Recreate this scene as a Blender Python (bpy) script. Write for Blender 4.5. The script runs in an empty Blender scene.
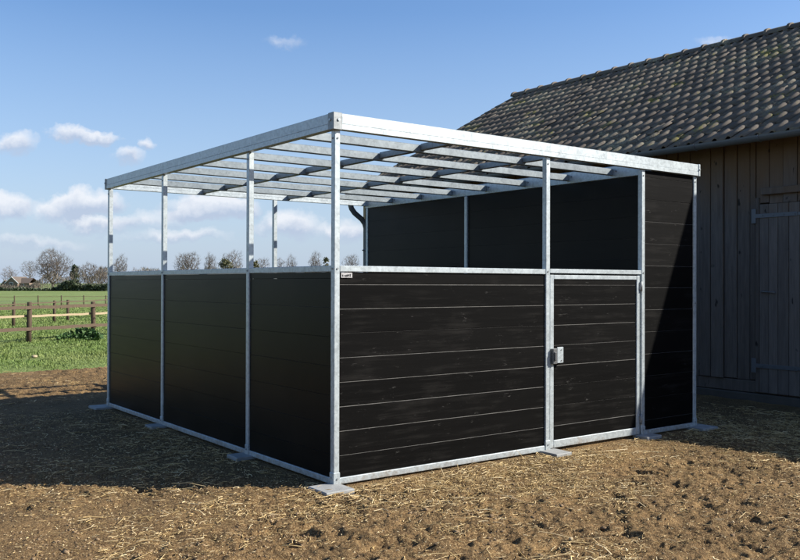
import bpy, bmesh, math, random
import numpy as np
from mathutils import Vector, Matrix
random.seed(7); rng = np.random.default_rng(11)
S = bpy.context.scene
C = S.collection
R = math.radians

# ------------------------------------------------------------------ camera
CAM = Vector((-3.1161, -4.8993, 1.3759)); YAW, PIT, ROLL, F = .6426, .0047, .0027, 861.9
FW = Vector((math.sin(YAW)*math.cos(PIT), math.cos(YAW)*math.cos(PIT), math.sin(PIT)))
RT0 = Vector((math.cos(YAW), -math.sin(YAW), 0)); UP0 = RT0.cross(FW)
RT = RT0*math.cos(ROLL)+UP0*math.sin(ROLL); UP = -RT0*math.sin(ROLL)+UP0*math.cos(ROLL)
cd = bpy.data.cameras.new('camera'); cam = bpy.data.objects.new('camera', cd); C.objects.link(cam)
cam.matrix_world = Matrix(((RT.x, UP.x, -FW.x, CAM.x), (RT.y, UP.y, -FW.y, CAM.y), (RT.z, UP.z, -FW.z, CAM.z), (0, 0, 0, 1)))
cd.sensor_width = 36; cd.lens = F/800*36; cd.clip_start = .05; cd.clip_end = 9000
S.camera = cam
FH = Vector((math.sin(YAW), math.cos(YAW), 0))
def far_point(u, D):            # ground position at a bearing and a distance along the view axis
    p = CAM + D*(FH + RT0*((u-400)/F)); return Vector((p.x, p.y, 0))

# ------------------------------------------------------------------ light
SUN_EL, SUN_AZ = R(33.5), R(129.0)     # azimuth from +Y towards +X
sd = Vector((math.sin(SUN_AZ)*math.cos(SUN_EL), math.cos(SUN_AZ)*math.cos(SUN_EL), math.sin(SUN_EL)))
sl = bpy.data.lights.new('sun', 'SUN'); sl.energy = 5.0; sl.angle = R(.5); sl.color = (1, .945, .86)
so = bpy.data.objects.new('sun', sl); C.objects.link(so); so.rotation_euler = sd.to_track_quat('Z', 'Y').to_euler(); so.location = (20, -15, 20)
S.view_settings.view_transform = 'Standard'; S.view_settings.look = 'None'; S.view_settings.gamma = 1
S.view_settings.use_curve_mapping = False; S.view_settings.exposure = .92

# ------------------------------------------------------------------ node helpers
class NT:
    def __init__(s, nt): s.t = nt
    def n(s, typ, **kw):
        nd = s.t.nodes.new(typ)
        for k, v in kw.items():
            if hasattr(nd, k) and k not in ('Color',): setattr(nd, k, v)
        return nd
    def l(s, a, b): s.t.links.new(a, b)
    def setin(s, sock, v):
        if isinstance(v, bpy.types.NodeSocket): s.l(v, sock)
        else:
            if isinstance(v, (tuple, list)) and len(v) == 3 and sock.type == 'RGBA': v = (*v, 1)
            sock.default_value = v
    def math(s, op, a, b=0.0, c=None, clamp=False):
        nd = s.n('ShaderNodeMath', operation=op, use_clamp=clamp); s.setin(nd.inputs[0], a); s.setin(nd.inputs[1], b)
        if c is not None: s.setin(nd.inputs[2], c)
        return nd.outputs[0]
    def vmath(s, op, a, b=(0, 0, 0), out=0):
        nd = s.n('ShaderNodeVectorMath', operation=op); s.setin(nd.inputs[0], a); s.setin(nd.inputs[1], b); return nd.outputs[out]
    def mix(s, f, a, b, blend='MIX'):
        nd = s.n('ShaderNodeMix', data_type='RGBA', blend_type=blend); s.setin(nd.inputs[0], f); s.setin(nd.inputs[6], a); s.setin(nd.inputs[7], b); return nd.outputs[2]
    def noise(s, vec, scale, detail=4, rough=.55, out=0):
        nd = s.n('ShaderNodeTexNoise'); s.l(vec, nd.inputs['Vector']); nd.inputs['Scale'].default_value = scale
        nd.inputs['Detail'].default_value = detail; nd.inputs['Roughness'].default_value = rough; return nd.outputs[out]
    def ramp(s, f, stops):
        nd = s.n('ShaderNodeValToRGB'); e = nd.color_ramp.elements
        while len(e) < len(stops): e.new(.5)
        for i, (p, c) in enumerate(stops):
            e[i].position = p; e[i].color = (*c, 1) if not isinstance(c, (int, float)) else (c, c, c, 1)
        s.l(f, nd.inputs[0]); return nd.outputs[0]
    def mapping(s, vec, scale): return s.vmath('MULTIPLY', vec, scale)
    def bump(s, h, strength, dist=.01):
        nd = s.n('ShaderNodeBump'); s.l(h, nd.inputs['Height']); nd.inputs['Strength'].default_value = strength; nd.inputs['Distance'].default_value = dist; return nd.outputs[0]

def material(name, fn):
    m = bpy.data.materials.new(name); m.use_nodes = True; nt = m.node_tree; nt.nodes.clear()
    t = NT(nt); out = t.n('ShaderNodeOutputMaterial'); b = t.n('ShaderNodeBsdfPrincipled'); t.l(b.outputs[0], out.inputs[0])
    co = t.n('ShaderNodeTexCoord').outputs['Object']; geo = t.n('ShaderNodeNewGeometry')
    pos = geo.outputs['Position']; isl = geo.outputs['Random Per Island']
    r = fn(t, co, pos, isl)
    for k, v in r.items(): t.setin(b.inputs[k], v)
    return m
def BC(**k): return {('Base Color' if a == 'col' else a.replace('_', ' ').title().replace('Ior', 'IOR')): v for a, v in k.items()}

def mud(t, pos, col, top, amt):      # dried mud splashed up from the yard
    z = t.n('ShaderNodeSeparateXYZ'); t.l(pos, z.inputs[0]); a = t.noise(pos, 26, 6, .72); b = t.noise(pos, 3.5, 3)
    k = t.math('SUBTRACT', t.math('ADD', t.math('MULTIPLY', a, .75), t.math('MULTIPLY', b, .55)), t.math('DIVIDE', z.outputs[2], top*2.4))
    return t.mix(t.math('MULTIPLY', t.ramp(k, [(.50, 0), (.70, 1)]), amt), col, (.20, .135, .075))
def f_galv(base, metal=.45, rough=.42):
    def f(t, co, pos, isl):
        vo = t.n('ShaderNodeTexVoronoi'); t.l(pos, vo.inputs['Vector']); vo.inputs['Scale'].default_value = 55
        sp = t.n('ShaderNodeSeparateColor'); t.l(vo.outputs['Color'], sp.inputs[0])
        n1 = t.noise(pos, 7, 5, .6); n2 = t.noise(t.mapping(pos, (6, 6, 1.2)), 4, 4)
        k = t.math('ADD', t.math('MULTIPLY', sp.outputs[0], .24), t.math('MULTIPLY', n1, .34))
        k = t.math('ADD', k, t.math('MULTIPLY', n2, .22))
        col = t.ramp(k, [(.20, tuple(c*.76 for c in base)), (.38, base), (.58, tuple(min(c*1.18, .86) for c in base))])
        col = mud(t, pos, col, .16, .55)
        return BC(col=col, metallic=metal, roughness=t.math('ADD', t.math('MULTIPLY', n1, .25), rough-.12), normal=t.bump(n1, .08, .004))
    return f
M = {}
M['galv'] = material('galvanised_steel', f_galv((.40, .445, .455), .4))
M['galv_mid'] = material('matt_galvanised_steel', f_galv((.205, .235, .245), .4, .42))
M['galv_dull'] = material('dull_galvanised_steel', f_galv((.24, .255, .255), .4, .5))
M['galv_dark'] = material('dark_galvanised_steel', f_galv((.15, .155, .155), .6, .45))

def f_board(t, co, pos, isl):
    st = t.mapping(pos, (1.1, 1.1, 16))
    wig = t.vmath('ADD', st, t.vmath('MULTIPLY', t.n('ShaderNodeTexNoise').outputs[1], (0, 0, 0)))
    off = t.n('ShaderNodeCombineXYZ'); t.setin(off.inputs[0], t.math('MULTIPLY', isl, 37.0)); t.setin(off.inputs[2], t.math('MULTIPLY', isl, 11.0))
    v = t.vmath('ADD', wig, off.outputs[0])
    n1 = t.noise(v, 1.6, 9, .68)                   # long streaks
    n2 = t.noise(t.vmath('ADD', pos, off.outputs[0]), 2.3, 3)       # where wear lies
    n3 = t.noise(t.mapping(pos, (.7, .7, 4.2)), 30, 5, .75)
    n4 = t.noise(t.vmath('ADD', t.mapping(pos, (2.0, 2.0, 5)), off.outputs[0]), 3.2, 4, .6)
    wear = t.ramp(t.math('ADD', t.math('MULTIPLY', n1, .62), t.math('MULTIPLY', n2, .44)), [(.55, 0), (.76, 1)])
    spots = t.ramp(t.math('ADD', t.math('MULTIPLY', n3, .62), t.math('MULTIPLY', n4, .50)), [(.68, 0), (.76, 1)])
    base = t.mix(t.math('ADD', t.math('MULTIPLY', isl, .5), t.math('MULTIPLY', n1, .5)), (.0010, .0010, .0010), (.0052, .0050, .0047))
    col = t.mix(t.math('MULTIPLY', wear, .5), base, (.026, .0245, .022))
    col = t.mix(t.math('MULTIPLY', spots, .55), col, (.10, .098, .09))
    return BC(col=col, roughness=t.math('ADD', .42, t.math('MULTIPLY', n1, .3)), normal=t.bump(n1, .22, .004), specular_ior_level=.05)
M['board'] = material('black_board', f_board)
def f_board2(t, co, pos, isl):
    v = t.mapping(pos, (1.1, 1.1, 14)); n1 = t.noise(v, 1.6, 8, .65); n2 = t.noise(pos, 1.5, 3)
    base = t.mix(isl, (.0045, .0042, .0038), (.0085, .0078, .0067))
    col = t.mix(t.math('MULTIPLY', t.ramp(n2, [(.4, 0), (.75, 1)]), .5), base, (.021, .0165, .012))
    return BC(col=col, roughness=t.math('ADD', .24, t.math('MULTIPLY', n1, .16)), normal=t.bump(n1, .05, .002), specular_ior_level=.10)
M['board_smooth'] = material('smooth_black_board', f_board2)
def f_edge(t, co, pos, isl):  # paler grey given to the top bevels of the boards
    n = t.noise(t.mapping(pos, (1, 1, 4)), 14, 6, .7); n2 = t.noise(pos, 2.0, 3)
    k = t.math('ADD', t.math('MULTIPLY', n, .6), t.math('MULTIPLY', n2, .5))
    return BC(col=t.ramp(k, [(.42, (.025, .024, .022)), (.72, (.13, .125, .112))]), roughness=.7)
M['edge'] = material('pale_board_edge', f_edge)

def f_dirt(t, co, pos, isl):
    a = t.noise(pos, .55, 4); b = t.noise(pos, 7, 7, .65); c = t.noise(pos, 60, 6, .7); d = t.noise(pos, 2.2, 5, .6)
    k = t.math('ADD', t.math('MULTIPLY', a, .30), t.math('ADD', t.math('MULTIPLY', b, .34), t.math('MULTIPLY', d, .36)))
    col = t.ramp(k, [(.38, (.046, .027, .013)), (.51, (.115, .068, .030)), (.65, (.245, .152, .066))])
    e = t.noise(pos, 150, 4, .7)
    damp = t.noise(pos, .9, 4, .6)
    col = t.mix(t.ramp(damp, [(.46, 0), (.62, .75)]), col, (.055, .034, .017))
    col = t.mix(t.ramp(c, [(.47, 0), (.70, .7)]), col, (.33, .215, .10))
    col = t.mix(t.ramp(e, [(.53, 0), (.66, .85)]), col, (.52, .385, .20))
    col = t.mix(t.ramp(c, [(.32, .9), (.46, 0)]), col, (.045, .030, .019))
    col = t.mix(t.ramp(e, [(.30, .7), (.42, 0)]), col, (.05, .034, .021))
    h = t.math('ADD', t.math('MULTIPLY', b, .6), t.math('MULTIPLY', c, .5))
    return BC(col=col, roughness=.95, normal=t.bump(h, 1.0, .03), specular_ior_level=.1)
M['dirt'] = material('bare_earth', f_dirt)
def f_field(t, co, pos, isl):
    a = t.noise(pos, .12, 4); b = t.noise(pos, 1.3, 6, .65); c = t.noise(t.mapping(pos, (1, 1, 1)), 14, 5, .7); d = t.noise(pos, .022, 3)
    k = t.math('ADD', t.math('MULTIPLY', a, .35), t.math('ADD', t.math('MULTIPLY', b, .35), t.math('MULTIPLY', c, .3)))
    col = t.ramp(k, [(.34, (.095, .138, .037)), (.5, (.15, .20, .058)), (.66, (.22, .26, .095))])
    col = t.mix(t.ramp(d, [(.4, 0), (.62, .5)]), col, (.16, .19, .075))
    h = t.math('ADD', t.math('MULTIPLY', b, .5), c)
    return BC(col=col, roughness=.9, normal=t.bump(h, .9, .06), specular_ior_level=.2)
M['field'] = material('pasture_turf', f_field)
def f_grass(t, co, pos, isl):
    a = t.noise(pos, .5, 4); a2 = t.noise(pos, 2.2, 3)
    col = t.mix(isl, (.095, .160, .032), (.20, .265, .075))
    col = t.mix(t.ramp(a, [(.42, 0), (.65, .6)]), col, (.23, .25, .085))
    col = t.mix(t.ramp(a2, [(.3, .6), (.5, 0)]), col, (.035, .07, .014))
    return BC(col=col, roughness=.6, specular_ior_level=.25)
M['grass'] = material('grass_blade', f_grass)
def f_straw(t, co, pos, isl):
    return BC(col=t.ramp(isl, [(0, (.30, .195, .075)), (.35, (.50, .355, .15)), (.75, (.70, .535, .27)), (1, (.84, .70, .43))]), roughness=.55, specular_ior_level=.4)
M['straw'] = material('dry_straw', f_straw)
def f_clod(t, co, pos, isl):
    c = t.noise(pos, 40, 5, .7)
    col = t.mix(isl, (.10, .064, .037), (.27, .188, .108)); col = t.mix(t.ramp(c, [(.4, 0), (.7, .5)]), col, (.32, .235, .14))
    return BC(col=col, roughness=.95, specular_ior_level=.15, normal=t.bump(c, .6, .01))
M['clod'] = material('earth_clod', f_clod)
def f_flat(col, rough=.7, amt=.25, sc=6, spec=.3, metal=0.0):
    def f(t, co, pos, isl):
        n = t.noise(pos, sc, 6, .65)
        return BC(col=t.mix(n, tuple(c*(1-amt) for c in col), tuple(c*(1+amt) for c in col)), roughness=rough, specular_ior_level=spec, metallic=metal, normal=t.bump(n, .3, .01))
    return f
M['concrete'] = material('grey_concrete', f_flat((.075, .068, .058), .9, .35, 9))
M['slab'] = material('grey_slab', f_flat((.27, .275, .265), .8, .4, 14, .3, .1))
def f_wood(dark, light, warm):
    def f(t, co, pos, isl):
        off = t.n('ShaderNodeCombineXYZ'); t.setin(off.inputs[0], t.math('MULTIPLY', isl, 31.0)); t.setin(off.inputs[1], t.math('MULTIPLY', isl, 17.0))
        v = t.vmath('ADD', t.mapping(pos, (9, 9, .8)), off.outputs[0]); g = t.noise(v, 3.0, 8, .68)
        k = t.noise(t.vmath('ADD', t.mapping(pos, (3, 3, 1.5)), off.outputs[0]), 3.5, 2)
        big = t.noise(t.vmath('ADD', t.mapping(pos, (1, 1.2, .7)), off.outputs[0]), 1.0, 4)
        col = t.mix(g, dark, light); col = t.mix(t.math('MULTIPLY', isl, .4), col, tuple(c*.6 for c in dark))
        z = t.n('ShaderNodeSeparateXYZ'); t.l(pos, z.inputs[0])
        hz = t.math('ADD', z.outputs[2], t.math('MULTIPLY', t.math('SUBTRACT', big, .5), 1.6))
        col = t.mix(t.ramp(t.math('DIVIDE', hz, 4.0), [(.56, 0), (.72, .85)]), col, warm)      # bare brown wood under the eaves has not greyed yet
        col = t.mix(t.ramp(k, [(.68, 0), (.74, .9)]), col, tuple(c*.3 for c in dark))
        return BC(col=col, roughness=.85, normal=t.bump(g, .5, .008), specular_ior_level=.2)
    return f
M['barnwood'] = material('weathered_barn_board', f_wood((.038, .032, .027), (.225, .195, .168), (.145, .093, .053)))
M['barndoor'] = material('weathered_door_board', f_wood((.05, .043, .038), (.25, .222, .196), (.15, .10, .062)))
M['fencewood'] = material('fence_timber', f_wood((.065, .046, .031), (.155, .112, .077), (.2, .15, .1)))
M['palewood'] = material('pale_fence_timber', f_wood((.30, .235, .145), (.44, .355, .235), (.5, .4, .25)))
def f_tile(t, co, pos, isl):
    n = t.noise(pos, 9, 6, .7); m = t.noise(pos, .9, 5, .6); s = t.noise(pos, 26, 5, .75)
    col = t.ramp(isl, [(0, (.10, .082, .064)), (.35, (.14, .115, .09)), (.7, (.17, .14, .108)), (1, (.215, .175, .132))])
    col = t.mix(t.math('MULTIPLY', n, .6), col, (.095, .078, .062))
    lich = t.ramp(t.math('ADD', t.math('MULTIPLY', m, .55), t.math('MULTIPLY', s, .5)), [(.55, 0), (.65, .85)])
    col = t.mix(lich, col, (.34, .31, .21))
    moss = t.ramp(t.math('ADD', t.math('MULTIPLY', t.noise(pos, 1.7, 3), .6), t.math('MULTIPLY', s, .45)), [(.60, 0), (.66, .9)])
    col = t.mix(moss, col, (.24, .215, .055))
    return BC(col=col, roughness=.8, normal=t.bump(n, .3, .01), specular_ior_level=.3)
M['tile'] = material('old_clay_tile', f_tile)
M['gutter'] = material('grey_gutter_paint', f_flat((.10, .112, .12), .45, .2, 4, .5))
M['bark'] = material('grey_brown_bark', f_flat((.135, .118, .10), .9, .3, 3))
M['twig'] = material('bare_twig', f_flat((.115, .094, .075), .9, .25, .6))
M['twig_brown'] = material('bare_brown_twig', f_flat((.13, .095, .064), .9, .25, .6))
def f_leaf(a, b):
    def f(t, co, pos, isl): return BC(col=t.mix(isl, a, b), roughness=.6, specular_ior_level=.3)
    return f
M['needle'] = material('evergreen_leaf', f_leaf((.028, .042, .022), (.075, .092, .045)))
M['olive'] = material('olive_leaf', f_leaf((.07, .075, .035), (.15, .14, .065)))
M['weed'] = material('weed_leaf', f_leaf((.028, .068, .018), (.06, .12, .03)))
M['hedge'] = material('hedgerow_scrub', f_leaf((.055, .05, .036), (.15, .125, .092)))
M['brick'] = material('brown_brick', f_flat((.20, .145, .11), .85, .25, 3))
M['houseroof'] = material('brown_roof_tile', f_flat((.115, .092, .073), .85, .25, 2))
M['white'] = material('white_paint', f_flat((.78, .77, .74), .6, .05, 3))
M['glass'] = material('dark_window', f_flat((.05, .055, .06), .15, .1, 3, .5))
M['stone'] = material('pale_stone', f_flat((.36, .29, .18), .85, .2, 30))
M['tag'] = material('nameplate_metal', f_flat((.42, .41, .40), .4, .2, 60, .5, .3))
M['ink'] = material('nameplate_print', f_flat((.05, .05, .05), .5, .2, 40))

# ------------------------------------------------------------------ object helpers
def link(o, parent=None):
    C.objects.link(o)
    if parent: o.parent = parent
    return o
def obj(name, bm, mats, parent=None, smooth=False):
    me = bpy.data.meshes.new(name); bm.normal_update(); bm.to_mesh(me); bm.free()
    for m in (mats if isinstance(mats, (list, tuple)) else [mats]): me.materials.append(m)
    if smooth: me.polygons.foreach_set('use_smooth', [True]*len(me.polygons))
    return link(bpy.data.objects.new(name, me), parent)
def npobj(name, V, faces, mats, parent=None, smooth=False, midx=None):
    """V (n,3); faces: (m,k) array"""
    V = np.asarray(V, np.float32); faces = np.asarray(faces, np.int32); k = faces.shape[1]
    me = bpy.data.meshes.new(name); me.vertices.add(len(V)); me.vertices.foreach_set('co', V.ravel())
    me.loops.add(faces.size); me.loops.foreach_set('vertex_index', faces.ravel())
    me.polygons.add(len(faces)); me.polygons.foreach_set('loop_start', np.arange(len(faces), dtype=np.int32)*k)
    if smooth: me.polygons.foreach_set('use_smooth', np.ones(len(faces), bool))
    for m in (mats if isinstance(mats, (list, tuple)) else [mats]): me.materials.append(m)
    if midx is not None: me.polygons.foreach_set('material_index', np.asarray(midx, np.int32))
    me.update(calc_edges=True); me.validate()
    return link(bpy.data.objects.new(name, me), parent)
def empty(name, loc=(0, 0, 0), parent=None):
    o = bpy.data.objects.new(name, None); o.location = loc; o.empty_display_size = .2; return link(o, parent)
def tag(o, label=None, cat=None, group=None, kind=None):
    if label: o['label'] = label
    if cat: o['category'] = cat
    if group: o['group'] = group
    if kind: o['kind'] = kind
    return o
def box(bm, lo, hi, bev=.003, mi=0):
    lo, hi = Vector(lo), Vector(hi); c = (lo+hi)/2; s = hi-lo
    r = bmesh.ops.create_cube(bm, size=1, matrix=Matrix.Translation(c) @ Matrix.Diagonal((s.x, s.y, s.z, 1)))
    fs = {f for v in r['verts'] for f in v.link_faces}
    for f in fs: f.material_index = mi
    if bev:
        es = list({e for v in r['verts'] for e in v.link_edges})
        bmesh.ops.bevel(bm, geom=es, offset=min(bev, min(s)/3), segments=1, affect='EDGES', profile=.5)
def tube(bm, pts, r, seg=10, mi=0):
    pts = [Vector(p) for p in pts]; rings = []
    for i, p in enumerate(pts):
        d = (pts[min(i+1, len(pts)-1)]-pts[max(i-1, 0)]).normalized()
        a = d.orthogonal().normalized() if i == 0 else (rings_a - d*rings_a.dot(d)).normalized()
        rings_a = a; b = d.cross(a)
        rr = r[i] if isinstance(r, (list, tuple)) else r
        rings.append([bm.verts.new(p+(a*math.cos(2*math.pi*k/seg)+b*math.sin(2*math.pi*k/seg))*rr) for k in range(seg)])
    for A, B in zip(rings, rings[1:]):
        for k in range(seg):
            f = bm.faces.new((A[k], A[(k+1) % seg], B[(k+1) % seg], B[k])); f.material_index = mi; f.smooth = True
    bm.faces.new(rings[0][::-1]).material_index = mi; bm.faces.new(rings[-1]).material_index = mi
def cyl(bm, a, b, r, seg=10, mi=0): tube(bm, [a, b], r, seg, mi)

# ------------------------------------------------------------------ noise for the ground
def vnoise(x, y, seed):
    xi = np.floor(x).astype(np.int64); yi = np.floor(y).astype(np.int64); fx = x-xi; fy = y-yi
    fx = fx*fx*(3-2*fx); fy = fy*fy*(3-2*fy)
    def h(a, b):
        n = (a*374761393 + b*668265263 + seed*974634721) & 0xffffffff
        n = ((n ^ (n >> 13))*1274126177) & 0xffffffff
        return ((n ^ (n >> 16)) & 0xffff)/65535.0
    return (h(xi, yi)*(1-fx)+h(xi+1, yi)*fx)*(1-fy)+(h(xi, yi+1)*(1-fx)+h(xi+1, yi+1)*fx)*fy
def sstep(a, b, x):
    t = np.clip((x-a)/(b-a), 0, 1); return t*t*(3-2*t)
def rot(x, y, a): return x*math.cos(a)-y*math.sin(a), x*math.sin(a)+y*math.cos(a)
def worley(x, y, seed):
    xi = np.floor(x).astype(np.int64); yi = np.floor(y).astype(np.int64); best = np.full(x.shape, 9.0); val = np.zeros(x.shape)
    def h(a, b, q):
        n = (a*374761393 + b*668265263 + (seed+q)*974634721) & 0xffffffff
        n = ((n ^ (n >> 13))*1274126177) & 0xffffffff
        return ((n ^ (n >> 16)) & 0xffff)/65535.0
    for i in (-1, 0, 1):
        for j in (-1, 0, 1):
            a, b = xi+i, yi+j; d = np.hypot(a+h(a, b, 0)-x, b+h(a, b, 1)-y); v = h(a, b, 2)
            k = d < best; best = np.where(k, d, best); val = np.where(k, v, val)
    return np.clip(1-best*1.35, 0, 1)*val**1.5
def dirt_h(x, y):
    x = np.asarray(x, float); y = np.asarray(y, float)
    def n(s, seed, a):
        u, v = rot(x, y, a); return vnoise(u/s+50, v/s+50, seed)-.5
    h = .016*n(1.7, 1, .3)+.014*n(.55, 2, 1.1)+.015*n(.21, 3, 2.0)
    rough = .35+.9*sstep(.35, .7, vnoise(x/1.1+9, y/1.1+4, 8))
    r = 1-np.abs(2*vnoise(*[q/.13+70 for q in rot(x, y, .8)], 4)-1)
    h = h + rough*(.010*(r-.5)+.014*n(.085, 5, .5)+.013*n(.042, 6, 1.7)+.011*n(.022, 7, .2)+.013*worley(*[q/.062+40 for q in rot(x, y, .6)], 91)+.011*worley(*[q/.034+40 for q in rot(x, y, 1.9)], 92)-.005)
    pit = sstep(.70, .86, vnoise(*[q/.11+30 for q in rot(x, y, 1.4)], 12))
    h = h - .022*pit*rough*(.4+1.2*vnoise(*[q/.035+10 for q in rot(x, y, .9)], 13))
    dx = np.maximum(np.maximum(-x, x-4.15), 0); dy = np.maximum(np.maximum(-y, y-4.7), 0); d = np.hypot(dx, dy)
    k = sstep(.0, .5, d); h = h*(.25+.75*k) + .007*(1-k)
    h = h + .034*((x > .05) & (x < 3.45) & (y > .05) & (y < 4.60))      # unseen floor raised to stop sun leaking under the wall rails
    # wandering border with the turf
    e = 9.32+.12*n(1.3, 21, 0)*2+.10*n(.3, 22, .4)
    return h - .30*sstep(e-.02, e+.35, y)

# ------------------------------------------------------------------ ground, field
def axis(spec):
    out = []
    for a, b, s in spec: out += list(np.arange(a, b-1e-6, s))
    out.append(spec[-1][1]); return np.array(out)
def grid_faces(nx, ny):
    i = np.arange(nx-1)[None, :]+np.arange(ny-1)[:, None]*nx; i = i.ravel()
    return np.stack([i, i+1, i+nx+1, i+nx], 1)
xs = axis([(-26, -9, .5), (-9, -5, .1), (-5, -2.4, .030), (-2.4, 3.2, .0125), (3.2, 4.6, .022), (4.6, 7, .06), (7, 26, .5)])
ys = axis([(-22, -9, .5), (-9, -4, .09), (-4, -3, .018), (-3, .1, .0125), (.1, 2.2, .028), (2.2, 9.8, .045)])
gx, gy = np.meshgrid(xs, ys); gz = dirt_h(gx, gy)
ground = npobj('ground', np.stack([gx.ravel(), gy.ravel(), gz.ravel()], 1), grid_faces(len(xs), len(ys)), M['dirt'], smooth=True)
tag(ground, 'rough brown bare earth of the yard strewn with straw', 'ground', kind='structure')
fxs = axis([(-4000, -400, 300), (-400, -60, 20), (-60, 60, .6), (60, 400, 20), (400, 4000, 300)])
fys = axis([(-3000, -300, 300), (-300, -25, 25), (-25, 8, 3), (8, 9, .25), (9, 45, .3), (45, 400, 12), (400, 6000, 350)])
def field_h(x, y):
    n = .10*(vnoise(x/3.1+40, y/3.1+40, 31)-.5)+.06*(vnoise(x/.9+40, y/.9+40, 32)-.5)
    t = np.where(np.abs(x) < 26, sstep(8.9, 9.6, y), 1.0)
    near = 1-sstep(40, 120, y)
    return -.35*(1-t)+(-.08*(1-sstep(9.3, 10.4, y))+n*near)*t
fx_, fy_ = np.meshgrid(fxs, fys)
field = npobj('field', np.stack([fx_.ravel(), fy_.ravel(), np.where(fy_ < 8.6, -.35, field_h(fx_, fy_)).ravel()], 1), grid_faces(len(fxs), len(fys)), M['field'], smooth=True)
tag(field, 'wide green pasture stretching to the tree line', 'field', kind='structure')

# straw: thin three-sided stalks with a kink
def stalks(P, ang, L, r, tilt, kink):
    n = len(P); d = np.stack([np.cos(ang)*np.cos(tilt), np.sin(ang)*np.cos(tilt), np.sin(tilt)], 1)
    a2 = ang+kink; d2 = np.stack([np.cos(a2)*np.cos(tilt*.3), np.sin(a2)*np.cos(tilt*.3), -np.abs(np.sin(tilt))*.8], 1)
    side = np.stack([-np.sin(ang), np.cos(ang), 0*ang], 1); up = np.cross(d, side)
    c = [P, P+d*(L*.55)[:, None], P+d*(L*.55)[:, None]+d2*(L*.45)[:, None]]
    V = np.zeros((n, 3, 3, 3))
    for j in range(3):
        for k in range(3):
            th = 2*math.pi*k/3+.5; V[:, j, k] = c[j]+(side*math.cos(th)+up*math.sin(th))*r[:, None]
    b = np.arange(n)[:, None]*9; F_ = []
    for j in range(2):
        for k in range(3):
            F_.append(np.concatenate([b+j*3+k, b+j*3+(k+1) % 3, b+(j+1)*3+(k+1) % 3, b+(j+1)*3+k], 1))
    return V.reshape(-1, 3), np.concatenate(F_)
def scatter(n, box_, dens):
    x = rng.uniform(box_[0], box_[1], n); y = rng.uniform(box_[2], box_[3], n); k = rng.random(n) < dens(x, y); return x[k], y[k]
def free(x, y): return ~((x > -.06) & (x < 4.12) & (y > -.06) & (y < 4.72))
def dens_s(x, y):
    front = np.exp(-np.maximum(-y-.12, 0)/.55)*((x > -.4) & (x < 4.6) & (y < .0))
    left = .35*np.exp(-np.maximum(-x-.1, 0)/.5)*((x < 0) & (y > -.3) & (y < 4.6))
    clump = sstep(.45, .72, .5*vnoise(x/.40+20, y/.40+20, 41)+.5*vnoise(x/1.1+7, y/1.1+3, 43))
    return np.clip(.045+.85*front*(.35+.65*clump)+left+.62*clump, 0, 1)*free(x, y)*np.where((y > 4) | (x < -2.8), .35, 1)*np.where((x < -.1) & (y > .2), .5, 1)
x, y = scatter(150000, (-4.2, 6.0, -4.2, 9.4), dens_s); n = len(x)
P = np.stack([x, y, dirt_h(x, y)+.006+rng.random(n)*.006], 1)
Lg = np.exp(rng.normal(math.log(.048), .65, n)).clip(.015, .26); tl = rng.normal(.06, .10, n)
V, Fc = stalks(P, rng.uniform(0, 2*math.pi, n), Lg, np.exp(rng.normal(math.log(.0016), .38, n)).clip(.0008, .0042), tl, rng.normal(0, .5, n))
xc, yc = scatter(110000, (-3.4, 5.4, -3.8, 4.5), lambda x, y: np.clip(dens_s(x, y)*.9+.24, 0, 1)*free(x, y)); m_ = len(xc)
Pc = np.stack([xc, yc, dirt_h(xc, yc)+.003+rng.random(m_)*.008], 1)
V2, F2 = stalks(Pc, rng.uniform(0, 2*math.pi, m_), np.exp(rng.normal(math.log(.013), .4, m_)).clip(.006, .05), np.exp(rng.normal(math.log(.0016), .4, m_)).clip(.0008, .004), rng.normal(.1, .3, m_), rng.normal(0, .6, m_))
Fc = np.concatenate([Fc, F2+len(V)]); V = np.concatenate([V, V2])
straw = npobj('straw', V, Fc, M['straw']); tag(straw, 'loose dry straw scattered over the bare earth', 'straw', kind='stuff')
# earth clods
bm0 = bmesh.new(); bmesh.ops.create_icosphere(bm0, subdivisions=1, radius=1); bm0.verts.ensure_lookup_table()
IV = np.array([v.co[:] for v in bm0.verts]); IF = np.array([[v.index for v in f.verts] for f in bm0.faces]); bm0.free()
def lumps(x, y, sz, z, flat=.6):
    n = len(x); s = sz[:, None, None]*rng.uniform(.5, 1.45, (n, len(IV), 1))
    V = IV[None]*s*np.stack([rng.uniform(.7, 1.4, n), rng.uniform(.7, 1.4, n), np.full(n, flat)], 1)[:, None, :]
    a = rng.uniform(0, 6.28, n); ca, sa = np.cos(a)[:, None], np.sin(a)[:, None]
    X = V[..., 0]*ca-V[..., 1]*sa; Y = V[..., 0]*sa+V[..., 1]*ca
    V = np.stack([X+x[:, None], Y+y[:, None], V[..., 2]+z[:, None]], 2)
    return V.reshape(-1, 3), (IF[None]+(np.arange(n)*len(IV))[:, None, None]).reshape(-1, 3)
def dens_c(x, y): return np.clip(.12+.9*sstep(.45, .75, vnoise(x/.6+9, y/.6+4, 8)), 0, 1)*free(x, y)
x, y = scatter(40000, (-4, 5.6, -4, 9.2), dens_c); n = len(x)
V, Fc = lumps(x, y, np.exp(rng.normal(math.log(.0055), .45, n)).clip(.003, .02), dirt_h(x, y)+.002)
tag(npobj('earth_clods', V, Fc, M['clod']), 'crumbled clods of brown earth lying over the yard', 'earth clods', kind='stuff')
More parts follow.
